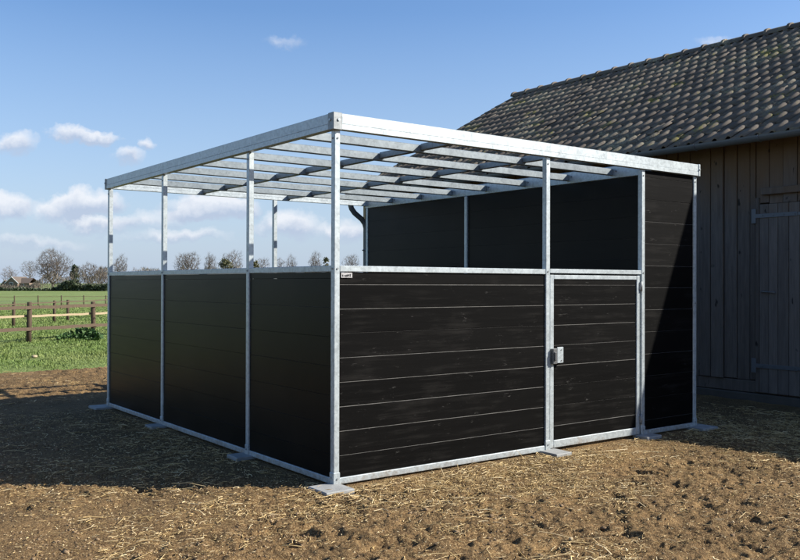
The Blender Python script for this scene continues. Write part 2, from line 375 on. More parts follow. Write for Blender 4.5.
# grass
def blades(x, y, z, h, w, lean):
    n = len(x); a = rng.uniform(0, 6.28, n); d = np.stack([np.cos(a), np.sin(a), 0*a], 1); s = np.stack([-np.sin(a), np.cos(a), 0*a], 1)
    P = np.stack([x, y, z], 1); V = np.zeros((n, 5, 3)); U = np.array([0, 0, 1.])
    V[:, 0] = P-s*w[:, None]; V[:, 1] = P+s*w[:, None]
    m = P+U*(h*.6)[:, None]+d*(h*lean*.35)[:, None]; V[:, 2] = m+s*(w*.75)[:, None]; V[:, 3] = m-s*(w*.75)[:, None]
    V[:, 4] = P+U*h[:, None]+d*(h*lean)[:, None]
    b = np.arange(n)[:, None]*5
    return V.reshape(-1, 3), np.concatenate([np.concatenate([b, b+1, b+2], 1), np.concatenate([b, b+2, b+3], 1), np.concatenate([b+3, b+2, b+4], 1)])
n = 150000
D = 12.5*np.exp(rng.random(n)**.8*math.log(55/12.5)); uu = np.where(rng.random(n) < .72, rng.uniform(-45, 118, n), rng.uniform(-300, 420, n))
fx = CAM.x+D*(FH.x+RT0.x*(uu-400)/F); fy = CAM.y+D*(FH.y+RT0.y*(uu-400)/F)
edge = 9.32+.24*(vnoise(*[q/1.3+50 for q in rot(fx, fy, 0)], 21)-.5)+.10*(vnoise(*[q/.3+50 for q in rot(fx, fy, .4)], 22)-.5)
k = (fy > edge+.02)
fx, fy, D = fx[k], fy[k], D[k]; tuft = vnoise(fx/.55, fy/.55, 55)*.6+vnoise(fx/.2, fy/.2, 56)*.4
h = (.022+.075*tuft**1.8)*rng.uniform(.6, 1.25, len(fx))*np.clip(sstep(9.3, 10.6, fy)+.35, 0, 1)
V, Fc = blades(fx, fy, field_h(fx, fy)-.01, h, rng.uniform(.0035, .007, len(fx))*np.clip(D/14, 1, 3), rng.uniform(.1, .9, len(fx)))
tag(npobj('grass', V, Fc, M['grass']), 'short tufted green grass of the pasture beyond the yard', 'grass', kind='stuff')

# ------------------------------------------------------------------ horse shelter
W, L, H, HR = 4.095, 4.652, 2.524, 1.50
T = .045
shelter = empty('horse_shelter'); tag(shelter, 'galvanised steel horse shelter frame with black board walls and no roof sheets', 'horse shelter')
def sub(name, bm, m, parent=None, smooth=False): return obj(name, bm, m, parent or shelter, smooth)
BZ = 2.414
def post(x0, y0, x1, y1, ztop=BZ, plate=None, sleeve=True):
    bm = bmesh.new(); box(bm, (x0, y0, .022), (x1, y1, ztop), .004)
    if sleeve: box(bm, (x0-.004, y0-.004, .024), (x1+.004, y1+.004, .105), .003)
    o = sub('post', bm, M['galv'])
    if plate:
        bm = bmesh.new(); px0, py0, px1, py1 = plate; box(bm, (px0, py0, -.03), (px1, py1, .030), .005); sub('base_plate', bm, M['slab'], o)
    return o
YP = (1.255, 3.04)
post(0, 0, T, T, plate=(-.17, -.18, .05, .055))
for yy in YP: post(0, yy, T, yy+T, plate=(-.13, yy-.07, .06, yy+.11))
post(0, L-T, T, L, plate=(-.17, L-.16, .06, L+.1))
post(2.035, 0, 2.083, T, plate=(1.97, -.18, 2.15, .04))
p641 = post(3.266, 0, 3.312, T, plate=(3.19, -.12, 3.40, .04))
post(W-T, 0, W, T, plate=(W-.11, -.15, W+.13, .10))
XR = 3.50                                        # outer face of the right wall
post(2.04, L-T, 2.09, L, plate=(1.96, L-.12, 2.16, L+.1))
post(XR-T, L-T, XR, L, plate=(XR-.12, L-.15, XR+.1, L+.1))
post(XR-T-.012, 2.585, XR-.012, 2.63, ztop=2.39)
post(XR-T, .056, XR, .104, ztop=2.39)

def panel(name, axis_, a0, a1, c, sgn, z0, z1, mat, first, pitch=.1655, thick=.026, parent=None, bev=(.0004, .0030)):
    if mat is M['board_smooth']: bev = (.0003, .0008)
    """boards stacked between z0 and z1; run along axis_ from a0 to a1; front face at c looking towards sgn"""
    bm = bmesh.new(); r = random.Random(hash((round(a0, 2), round(c, 2), axis_ == 'x')) & 0xffff)
    cuts = [z0]; z = first
    while z < z1-.02:
        if z > z0+.02: cuts.append(z)
        z += pitch
    cuts.append(z1); b_prev = .0
    for i, (za, zb) in enumerate(zip(cuts, cuts[1:])):
        bt = r.choice((bev[0], bev[1], bev[1], (bev[0]+bev[1])/2)) if i < len(cuts)-2 else 0.0006
        j = r.uniform(-.0012, .0012)*(1 if mat is M['board'] else .3); za2 = za+.0006; zb2 = zb-.0006
        cb = .0025 if mat is M['board'] else .0007
        prof = [(thick, za2), (cb*1.6+j, za2), (j, za2+cb), (j, zb2-bt), (bt*1.1+j, zb2), (thick, zb2)]
        def V(a, d, z): return (a, c-sgn*d, z) if axis_ == 'x' else (c-sgn*d, a, z)
        A = [bm.verts.new(V(a0, d, z)) for d, z in prof]; B = [bm.verts.new(V(a1, d, z)) for d, z in prof]
        for q in range(6):
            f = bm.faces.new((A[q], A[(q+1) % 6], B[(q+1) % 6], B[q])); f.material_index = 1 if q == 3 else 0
        bm.faces.new(A[::-1]); bm.faces.new(B)
    bmesh.ops.recalc_face_normals(bm, faces=bm.faces[:])
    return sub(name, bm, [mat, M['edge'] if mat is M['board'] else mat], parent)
# left wall (outer face at x=0, looking -x)
Z0 = .064
for a, b in ((T, YP[0]), (YP[0]+T, YP[1]), (YP[1]+T, L-T)):
    panel('board_panel', 'y', a+.002, b-.002, .013, -1, Z0, 1.457, M['board_smooth'], .22, pitch=.199)
    bm = bmesh.new(); box(bm, (.004, a+.001, .022), (.044, b-.001, .063)); sub('bottom_rail', bm, M['galv'])
    bm = bmesh.new(); box(bm, (.003, a+.001, 1.458), (.047, b-.001, HR)); sub('top_rail', bm, M['galv'])
# front wall
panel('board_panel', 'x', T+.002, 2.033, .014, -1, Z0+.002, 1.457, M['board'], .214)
bm = bmesh.new(); box(bm, (T+.001, .003, .022), (2.034, .045, .065)); sub('bottom_rail', bm, M['galv'])
bm = bmesh.new(); box(bm, (T+.001, .002, 1.459), (2.034, .047, HR)); sub('top_rail', bm, M['galv'])
bm = bmesh.new(); box(bm, (2.084, .002, 1.468), (3.265, .047, HR+.004)); sub('top_rail', bm, M['galv'])
# wing panel right of the door
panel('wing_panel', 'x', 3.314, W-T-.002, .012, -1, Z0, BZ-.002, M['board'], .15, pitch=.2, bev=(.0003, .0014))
bm = bmesh.new(); box(bm, (3.313, .003, .022), (W-T-.001, .045, .063)); sub('bottom_rail', bm, M['galv'])
# back wall
for a, b in ((T, 2.04), (2.09, XR-T)):
    panel('board_panel', 'x', a+.002, b-.002, L-.012, 1, Z0, 1.457, M['board_smooth'], .22, pitch=.199)
    bm = bmesh.new(); box(bm, (a+.001, L-.046, .022), (b-.001, L-.004, .063)); sub('bottom_rail', bm, M['galv'])
    bm = bmesh.new(); box(bm, (a+.001, L-.047, 1.458), (b-.001, L-.003, HR)); sub('top_rail', bm, M['galv'])
# right wall, full height
for a, b in ((.106, 2.608), (2.608, L-T)):
    panel('board_panel', 'y', a+.002, b-.002, XR-.008, 1, Z0, 2.388, M['board_smooth'], .22, pitch=.199, thick=.026)
    bm = bmesh.new(); box(bm, (XR-.046, a+.03, .022), (XR-.004, b-.03, .063)); sub('bottom_rail', bm, M['galv'])
# door
door = empty('door', (2.09, 0, 0), shelter)
def dpart(name, bm, m, par=door, **k):
    for v in bm.verts: v.co.x -= 2.09
    return obj(name, bm, m, par, **k)
bm = bmesh.new(); x0, x1, z0, z1 = 2.089, 3.246, .034, 1.455
box(bm, (x0, .006, z0), (x0+.046, .044, z1)); box(bm, (x1-.042, .006, z0), (x1, .044, z1))
box(bm, (x0+.047, .007, z1-.036), (x1-.043, .043, z1-.001)); box(bm, (x0+.047, .007, z0), (x1-.043, .043, z0+.062)); dpart('door_frame', bm, M['galv'])
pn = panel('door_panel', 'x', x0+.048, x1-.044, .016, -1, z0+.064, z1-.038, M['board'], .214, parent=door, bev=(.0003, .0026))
for v in pn.data.vertices: v.co.x -= 2.09
for zc in (1.36, .17):
    bm = bmesh.new(); cyl(bm, (3.256, -.004, zc-.045), (3.256, -.004, zc+.045), .009, 10); box(bm, (3.236, -.002, zc-.03), (3.278, .0025, zc+.03), .001); dpart('hinge', bm, M['galv_dull'])
lock = bmesh.new(); box(lock, (2.090, -.030, .725), (2.140, .004, .852), .004); box(lock, (2.098, -.044, .755), (2.118, -.029, .825), .004); lo = dpart('lock', lock, M['galv_dark'])
bm = bmesh.new(); box(bm, (2.142, -.026, .732), (2.214, -.020, .862), .002); box(bm, (2.2085, -.0265, .734), (2.214, .012, .860), .001); dpart('lock_plate', bm, M['galv'], lo)
for zc in (.752, .84):
    bm = bmesh.new(); cyl(bm, (2.19, -.031, zc), (2.19, -.0255, zc), .006, 8); dpart('bolt', bm, M['galv_dull'], lo)
# roof frame
def beam(name, lo, hi, split_axis_z, m=M['galv']):
    bm = bmesh.new(); zc = split_axis_z
    box(bm, lo, (hi[0], hi[1], zc-.0004), .0016); box(bm, (lo[0]+.0015, lo[1]+.0015, zc+.0004), hi, .0016); return sub(name, bm, m)
beam('front_beam', (.042, -.024, BZ+.002), (W+.012, .03, H), 2.455)
beam('side_beam', (-.024, .042, BZ+.002), (.03, L+.012, H), 2.455)
beam('back_beam', (.032, L-.045, BZ+.004), (XR-.04, L+.005, H-.012), 2.455)
bm = bmesh.new(); box(bm, (XR-T-.006, .032, 2.392), (XR+.002, L+.006, H-.016), .004); sub('side_beam', bm, M['galv'])
def cap(x0, y0, x1, y1, bolt):
    bm = bmesh.new(); box(bm, (x0, y0, BZ-.004), (x1, y1, H+.004), .004); o = sub('corner_cap', bm, M['galv_dull'])
    for b in bolt:
        bm = bmesh.new(); cyl(bm, b[:3], (b[0]-(.008 if b[3] == 'x' else 0), b[1]-(.008 if b[3] == 'y' else 0), b[2]), .010, 8)
        sub('bolt', bm, M['galv'], o)
cap(-.030, -.030, .041, .041, [(.012, -.029, 2.478, 'y'), (-.029, .012, 2.478, 'x')])
cap(-.030, L-.02, .031, L+.018, [(-.029, L, 2.478, 'x')])
bm = bmesh.new(); box(bm, (W-.006, -.029, BZ-.002), (W+.018, .034, H+.003), .003); o = sub('corner_cap', bm, M['galv'])
bm = bmesh.new(); cyl(bm, (W+.006, -.028, 2.475), (W+.006, -.036, 2.475), .007, 8); sub('bolt', bm, M['galv_dull'], o)
PY = (.47, 1.03, 1.64, 2.25, 2.84, 3.43, 4.03); RX = (1.10, 2.23)
for i, yy in enumerate(PY):
    bm = bmesh.new(); z0 = 2.418
    box(bm, (.031, yy, z0), (XR-T-.008, yy+.040, z0+.064), .006)
    o = sub('purlin', bm, M['galv_mid'])
    bm = bmesh.new(); cyl(bm, (XR-T-.009, yy-.03, 2.46), (XR-T-.018, yy-.03, 2.46), .008, 8); sub('bolt', bm, M['galv_dull'], o)
ends = [.031]+[v for q in PY for v in (q-.001, q+.041)]+[L-.046]
for xx in RX:
    bm = bmesh.new()
    for a, b in zip(ends[::2], ends[1::2]): box(bm, (xx, a, 2.437), (xx+.05, b, 2.488), .003)
    sub('rafter', bm, M['galv_mid'])
for (bx_, zs) in ((.025, (1.479, .062, 2.36)), (2.059, (1.482, .07, 2.36)), (3.289, (1.482, .07, 2.36)), (W-T/2, (.07, 1.2, 2.36))):
    for zc in zs:
        bm = bmesh.new(); cyl(bm, (bx_, .001, zc), (bx_, -.0055 if zc > .11 else -.0095, zc), .0075, 6); sub('bolt', bm, M['galv_dull'])
for yb in (.025, YP[0]+T/2, YP[1]+T/2, L-T/2):
    for zc in (1.479, .07, 2.36):
        bm = bmesh.new(); cyl(bm, (.001, yb, zc), (-.0055 if zc > .11 else -.0095, yb, zc), .0075, 6); sub('bolt', bm, M['galv_dull'])
# nameplate
bm = bmesh.new(); box(bm, (.058, .006, 1.417), (.150, .0105, 1.452), .002); npl = sub('nameplate', bm, M['tag'])
bm = bmesh.new(); r = random.Random(3)
for k in range(6):
    xx = .066+k*.0125; box(bm, (xx, .0045, 1.424+r.uniform(0, .006)), (xx+r.uniform(.004, .011), .0065, 1.440+r.uniform(-.006, .006)), 0)
sub('lettering', bm, M['ink'], npl)

# ------------------------------------------------------------------ barn
DY = .12; BX, YF, YN = 6.35, 8.83, -1.5           # near wall plane, far and near ends
RXr, RZ = 10.45, 5.60; EX, EZ = 5.90, 3.085
pit = math.atan2(RZ-EZ, RXr-EX)
barn = empty('barn', (BX, 3.5, 0)); tag(barn, 'dark weathered timber barn with mossy brown tiled roof and grey gutter', 'barn')
def bpart(name, bm, m, par=barn, smooth=False):
    for v in bm.verts: v.co -= Vector((BX, 3.5, 0))
    return obj(name, bm, m, par, smooth)
def bparent(o, par=barn): o.parent = par; return o
def wall_boards(bm, y0, y1, z0, ztop, x, r):
    y = y1
    while y > y0:
        w = .163+r.uniform(-.012, .012); ya = max(y0, y-w); j = r.uniform(-.006, .006); o = r.choice((0, .0, .022))
        zt = ztop(y) if callable(ztop) else ztop
        box(bm, (x-.020-o+j, ya+.005, z0+r.uniform(-.008, .008)), (x+.012-o+j, y-.005, zt), .004); y = ya
r = random.Random(5); roofline = lambda xx: EZ+(xx-EX)*math.tan(pit)
bm = bmesh.new(); wall_boards(bm, .60+DY, YF, .25, roofline(BX)-.09, BX, r); wall_boards(bm, -1.5, -.80, .25, roofline(BX)-.09, BX, r)
wall_boards(bm, -.80, .60+DY, 2.33, roofline(BX)-.09, BX, r); bpart('wall', bm, M['barnwood'])
bm = bmesh.new(); box(bm, (BX-.02, .60+DY, .105), (BX+.03, YF, .244), .006); box(bm, (BX-.02, -1.5, .105), (BX+.03, -.82, .244), .006); bpart('sill_board', bm, M['barnwood'])
bm = bmesh.new(); box(bm, (BX-.035, -1.5, -.15), (BX+.2, YF, .098), .012); bpart('plinth', bm, M['concrete'])
# dark backing, gable walls and far wall so the barn is a closed building
bm = bmesh.new(); XB = 2*RXr-BX
for yy in (YF-.05, YN+.05):
    a = [bm.verts.new((xx, yy, zz)) for xx, zz in ((BX+.03, -.1), (XB, -.1), (XB, roofline(BX)-.1), (RXr, RZ-.1), (BX+.03, roofline(BX)-.1))]
    b = [bm.verts.new((v.co.x, yy+(-.08 if yy > 0 else .08), v.co.z)) for v in a]
    bm.faces.new(a); bm.faces.new(b[::-1])
    for k in range(5): bm.faces.new((a[k], a[(k+1) % 5], b[(k+1) % 5], b[k]))
box(bm, (BX+.04, YN+.14, -.1), (BX+.09, YF-.14, roofline(BX)-.11), 0); box(bm, (XB-.05, YN+.14, -.1), (XB, YF-.14, roofline(BX)-.11), 0)
bmesh.ops.recalc_face_normals(bm, faces=bm.faces[:]); bpart('gable_wall', bm, M['barnwood'])
# added unseen block, outlined to cast the slanting shadow on wing panel and yard
bm = bmesh.new(); prof = [(-1.52, -.1), (-1.52, 3.75), (-1.86, 4.2), (-2.63, 2.77), (-2.80, 2.46), (-6.5, 2.46), (-6.5, -.1)]
a = [bm.verts.new((BX, yy, zz)) for yy, zz in prof]; b = [bm.verts.new((XB-.4, yy, zz)) for yy, zz in prof]
bm.faces.new(a); bm.faces.new(b[::-1])
for k in range(7): bm.faces.new((a[k], a[(k+1) % 7], b[(k+1) % 7], b[k]))
bmesh.ops.recalc_face_normals(bm, faces=bm.faces[:]); bpart('shadow_block', bm, M['barnwood'])
# barn door
dr = empty('door', (0, 0, 0), barn)
bm = bmesh.new(); r = random.Random(9); y = .545+DY
while y > -.74:
    w = r.choice((.105, .115, .13)); box(bm, (BX-.040+r.uniform(-.003, .003), max(y-w, -.76)+.003, .118), (BX-.005, y-.002, 2.32), .004); y -= w
bpart('door_boards', bm, M['barndoor'], dr)
bm = bmesh.new(); box(bm, (BX-.036, .552+DY, .118), (BX-.004, .598+DY, 2.40), .004); bpart('door_jamb', bm, M['barnwood'], dr)
bm = bmesh.new(); box(bm, (BX-.036, -.80, .118), (BX-.004, -.762, 2.40), .004); bpart('door_jamb', bm, M['barnwood'], dr)
bm = bmesh.new(); box(bm, (BX-.085, -.85, 2.425), (BX-.018, .505+DY, 2.505), .006); bpart('ledge', bm, M['barnwood'])
for zc in (2.185, .43):
    bm = bmesh.new(); box(bm, (BX-.052, .585+DY, zc-.085), (BX-.036, .640+DY, zc+.085), .003); box(bm, (BX-.052, .08+DY, zc-.024), (BX-.041, .590+DY, zc+.024), .002)
    box(bm, (BX-.050, -.42, zc-.018), (BX-.0415, .078+DY, zc+.018), .002)
    for q in range(4): cyl(bm, (BX-.051, .50+DY-q*.13, zc), (BX-.060, .50+DY-q*.13, zc), .009, 8)
    bpart('hinge', bm, M['gutter'], dr)
bm = bmesh.new(); cyl(bm, (BX-.035, .50+DY, 1.30), (BX-.075, .50+DY, 1.30), .012, 8); cyl(bm, (BX-.072, .50+DY, 1.30), (BX-.072, .33+DY, 1.29), .009, 8); bpart('latch', bm, M['galv_dark'], dr)
# roof: pantiles laid as real overlapping curved tiles
tw, gauge = .178, .338; YR0, YR1 = YN-.06, YF+.12; SLEN = math.hypot(RXr-EX, RZ-EZ)
prof = []
for k in range(12):
    q = k/11
    zz = .033*math.sin(math.pi*(q-.60)/.40)**.65 if q > .60 else -.006*math.sin(math.pi*q/.60)
    prof.append((q*(tw+.012), zz))
Vt, Ft = [], []
rows = int(SLEN/gauge)+1; cols = int((YR1-YR0)/tw)+1
def tiles(sideflip):
    for i in range(rows):
        for j in range(cols):
            s0 = i*gauge-.02; s1 = min(s0+gauge+.075, SLEN+.02); y0 = YR1-(j+1)*tw
            js, jt, jy, jr = random.gauss(0, .009), random.uniform(-.002, .007)+(.012 if random.random() < .03 else 0), random.gauss(0, .004), random.gauss(0, .025)
            base = len(Vt)
            for a in range(3):
                s = (s0+js, s1+js, s0+js)[a]; lift = (.024, .002, .004)[a]+jt
                for yy, zz in prof:
                    hh = zz+lift; y_ = YR1-(j*tw)-yy+jy+jr*(.5 if a == 1 else 0)*tw
                    xx = EX+s*math.cos(pit)-hh*math.sin(pit); z_ = EZ-.03+s*math.sin(pit)+hh*math.cos(pit)
                    if sideflip: xx = 2*RXr-xx
                    Vt.append((xx-BX, y_-3.5, z_))
            n_ = len(prof)
            for q in range(n_-1):
                Ft.append((base+q, base+q+1, base+n_+q+1, base+n_+q)); Ft.append((base+2*n_+q, base+2*n_+q+1, base+q+1, base+q))
tiles(False)
roof = npobj('roof', Vt, Ft, M['tile'], barn, smooth=False)
bm = bmesh.new()                                  # battens and far slope
for flip in (0, 1):
    q = [(EX+.01, EZ-.05), (RXr, RZ-.05), (RXr, RZ-.10), (EX+.01, EZ-.10)]
    if flip: q = [(2*RXr-a_, b_+.0) for a_, b_ in q]
    A = [bm.verts.new((a_, YR0+.02, b_)) for a_, b_ in q]; B = [bm.verts.new((a_, YR1-.02, b_)) for a_, b_ in q]
    bm.faces.new(A); bm.faces.new(B[::-1])
    for k in range(4): bm.faces.new((A[k], A[(k+1) % 4], B[(k+1) % 4], B[k]))
bmesh.ops.recalc_face_normals(bm, faces=bm.faces[:]); bpart('roof_deck', bm, M['barnwood'], roof)
bm = bmesh.new(); y = YR1+.02
while y > YR0:                                    # ridge tiles, each lapping the next
    bm2 = []; seg = 8
    rr0, rr1 = .118, .100
    ringA = [bm.verts.new((RXr+math.cos(math.pi*k/seg)*rr0*1.15, y, RZ-.045+math.sin(math.pi*k/seg)*rr0)) for k in range(seg+1)]
    ringC = [bm.verts.new((RXr+math.cos(math.pi*k/seg)*rr0*1.15, y-.05, RZ-.045+math.sin(math.pi*k/seg)*rr0)) for k in range(seg+1)]
    ringD = [bm.verts.new((RXr+math.cos(math.pi*k/seg)*rr1*1.15, y-.055, RZ-.05+math.sin(math.pi*k/seg)*rr1)) for k in range(seg+1)]
    ringB = [bm.verts.new((RXr+math.cos(math.pi*k/seg)*rr1*1.15, y-.42, RZ-.05+math.sin(math.pi*k/seg)*rr1*.97)) for k in range(seg+1)]
    for A, B in ((ringA, ringC), (ringC, ringD), (ringD, ringB)):
        for k in range(seg): bm.faces.new((A[k], A[k+1], B[k+1], B[k]))
    bm.faces.new(ringA); y -= .40
bmesh.ops.recalc_face_normals(bm, faces=bm.faces[:]); bpart('ridge_tiles', bm, M['tile'], roof)
bm = bmesh.new(); box(bm, (EX+.02, YR1-.05, EZ-.16), (EX+.05, YR1-.02, EZ-.02), 0)    # verge board following the slope
bm.clear()
for side in (1,):
    q = [(EX+.0, EZ-.02), (RXr, RZ-.02), (RXr, RZ-.20), (EX+.0, EZ-.20)]
    A = [bm.verts.new((a_, YR1-.045, b_)) for a_, b_ in q]; B = [bm.verts.new((a_, YR1-.015, b_)) for a_, b_ in q]
    bm.faces.new(A); bm.faces.new(B[::-1])
    for k in range(4): bm.faces.new((A[k], A[(k+1) % 4], B[(k+1) % 4], B[k]))
bmesh.ops.recalc_face_normals(bm, faces=bm.faces[:]); bpart('verge_board', bm, M['barnwood'], roof)
# gutter (half round) and brackets
GX, GZ, GR = EX-.015, EZ-.035, .066
bm = bmesh.new(); seg = 10; rg = []
for yy in (YR0, YR1-.02):
    ring = []
    for rad in (GR, GR-.006):
        ks = range(seg+1) if rad == GR else range(seg, -1, -1)
        ring += [bm.verts.new((GX+math.cos(math.pi+math.pi*k/seg)*rad, yy, GZ+math.sin(math.pi+math.pi*k/seg)*rad)) for k in ks]
    rg.append(ring)
n_ = len(rg[0])
for k in range(n_): bm.faces.new((rg[0][k], rg[0][(k+1) % n_], rg[1][(k+1) % n_], rg[1][k]))
for ring in rg:
    h = n_//2
    for k in range(h-1): bm.faces.new((ring[k], ring[k+1], ring[n_-2-k], ring[n_-1-k]))
bmesh.ops.recalc_face_normals(bm, faces=bm.faces[:]); gut = bpart('gutter', bm, M['gutter'])
yy = YR1-.35
while yy > YR0:
    bm = bmesh.new(); pts = [(GX+math.cos(math.pi+math.pi*k/8)*(GR+.004), yy, GZ+math.sin(math.pi+math.pi*k/8)*(GR+.004)) for k in range(9)]
    tube(bm, pts+[(GX+GR+.06, yy, GZ+.03)], .0065, 6); bpart('bracket', bm, M['gutter'], gut); yy -= .82
bm = bmesh.new(); yd = YF-.13; xw = BX-.10
pts = [(GX, yd, GZ-.04), (GX, yd, GZ-.16), (GX+.03, yd, GZ-.25), (GX+.10, yd, GZ-.33), (xw-.10, yd, GZ-.44), (xw-.03, yd, GZ-.52), (xw, yd, GZ-.62), (xw, yd, 1.5), (xw, yd, .05)]
tube(bm, pts, .052, 12); dp = bpart('downpipe', bm, M['gutter'])
for zc in (2.02, 1.35, .5):
    bm = bmesh.new(); cyl(bm, (xw, yd, zc-.02), (xw, yd, zc+.02), .058, 12); box(bm, (xw, yd-.012, zc-.012), (BX-.01, yd+.012, zc+.012), 0); box(bm, (xw-.085, yd-.01, zc-.01), (xw-.05, yd+.01, zc+.01), 0); bpart('clip', bm, M['gutter'], dp)
bm = bmesh.new(); box(bm, (BX-.05, YF-.02, .1), (BX+.06, YF+.045, roofline(BX)-.12), .004); bpart('corner_board', bm, M['palewood'])

# ------------------------------------------------------------------ paddock fences
def fence(name, pts, label, height, rails, post_r, wood, ext=.0, group=None):
    root = empty(name, (pts[0].x, pts[0].y, 0)); tag(root, label, 'fence', group); o0 = Vector((pts[0].x, pts[0].y, 0))
    for i, p in enumerate(pts):
        bm = bmesh.new(); z0 = float(field_h(np.array([p.x]), np.array([p.y]))[0]); hh = height+random.uniform(-.02, .03); lx, ly = random.uniform(-.015, .015), random.uniform(-.015, .015)
        q = p-o0; tube(bm, [(q.x, q.y, z0-.05), (q.x+lx*.5, q.y+ly*.5, height*.5), (q.x+lx, q.y+ly, hh-.015), (q.x+lx, q.y+ly, hh)], [post_r*1.03, post_r, post_r*.97, post_r*.8], 10)
        obj('post', bm, M['fencewood'], root)
    d = (pts[1]-pts[0]).normalized(); nrm = Vector((-d.y, d.x, 0)); toward = -nrm if nrm.dot(CAM-pts[0]) > 0 else nrm
    for zc, hh, th, m, side in rails:
        for a, b in zip(pts, pts[1:]):
            bm = bmesh.new(); off = toward*side*(post_r+th*.35); ln = (b-a).length
            n = 6; ringz = [random.uniform(-.010, .010) for _ in range(n+1)]
            rings = []
            for k in range(n+1):
                c = a.lerp(b, k/n)-o0+off+Vector((0, 0, zc+ringz[k])); hv = Vector((0, 0, hh/2)); tv = nrm*th/2
                rings.append([bm.verts.new(c+s) for s in (hv+tv, hv-tv, -hv-tv, -hv+tv)])
            for A, B in zip(rings, rings[1:]):
                for k in range(4): bm.faces.new((A[k], A[(k+1) % 4], B[(k+1) % 4], B[k]))
            bm.faces.new(rings[0][::-1]); bm.faces.new(rings[-1]); bmesh.ops.recalc_face_normals(bm, faces=bm.faces[:])
            obj('rail', bm, m, root)
    return root
a = far_point(29, 19.9); b = far_point(93.5, 21.8); st = b-a
fence('paddock_fence', [a+st*k for k in (-2, -1, 0, 1, 2, 3, 4)], 'nearest brown timber paddock fence with round post and three rails', .93,
      [(.815, .075, .035, M['fencewood'], -1), (.605, .05, .03, M['palewood'], 1), (.315, .075, .035, M['fencewood'], -1)], .058, 'w')
a = far_point(13.5, 27.2); b = far_point(68, 31.5); st = (b-a)
fence('paddock_fence', [a+st*k for k in (-1, 0, .72, 1, 2, 3)], 'second timber post fence standing in the pasture behind the nearest fence', .78,
      [(.70, .035, .02, M['fencewood'], -1)], .05, 'w')
a = far_point(-10, 50); b = far_point(110, 54); st = b-a
fence('wire_fence', [a+st*k/5.2 for k in range(-3, 12)], 'farthest low wire fence of thin posts crossing the pasture', .62,
      [(.56, .022, .02, M['fencewood'], 1), (.30, .010, .01, M['galv_dark'], 1)], .035, 'w')
# weed and stone
def leafclump(name, p, rx, hz, n, m, label, cat, size=.05):
    a = rng.uniform(0, 6.28, n); q = rng.random(n)**.5; x = np.cos(a)*rx*q; y = np.sin(a)*rx*.7*q; z = rng.random(n)*hz*(1-.7*q*q)+.01
    d = rng.normal(0, 1, (n, 3)); d[:, 2] = np.abs(d[:, 2])*.7; d /= np.linalg.norm(d, axis=1)[:, None]; s = np.cross(d, rng.normal(0, 1, (n, 3))); s /= np.linalg.norm(s, axis=1)[:, None]
    P = np.stack([x, y, z], 1); l = size*rng.uniform(.6, 1.5, n)[:, None]
    V = np.stack([P, P+d*l*.5+s*l*.3, P+d*l+np.array([0, 0, -.01]), P+d*l*.5-s*l*.3], 1).reshape(-1, 3)
    o = npobj(name, V, np.arange(n*4).reshape(n, 4), m); o.location = p; tag(o, label, cat); return o
def gp(x, y): return Vector((x, y, float(field_h(np.array([x]), np.array([y]))[0])))
leafclump('weed_clump', gp(*far_point(70, 20.2)[:2]), .26, .16, 420, M['weed'], 'smaller leafy weed clump left of the bushier one in the grass', 'weed', .09)
leafclump('weed_clump', gp(*far_point(85.5, 20.4)[:2]), .34, .26, 700, M['weed'], 'bushier dark green weed clump nearest the shelter in the grass', 'weed', .10)
def pebble(name, loc, s, label, seed):
    bm = bmesh.new(); bmesh.ops.create_icosphere(bm, subdivisions=3, radius=1); r = random.Random(seed)
    for v in bm.verts:
        c = v.co.copy(); f = 1+.12*math.sin(c.x*3+seed)+.1*math.sin(c.y*4+c.z*3); v.co = Vector((c.x*s[0]*f, c.y*s[1]*f, c.z*s[2]*f))
    o = obj(name, bm, M['stone'], smooth=True); o.location = loc; tag(o, label, 'stone'); return o
q = far_point(35, 15.9); pebble('stone', (q.x, q.y, .022), (.06, .045, .026), 'pale stone lying in the grass before the paddock fence', 2)
pebble('pebble', (.383, -1.756, float(dirt_h(.383, -1.756))+.008), (.011, .010, .010), 'small round cream pebble on the bare earth in the foreground', 5)

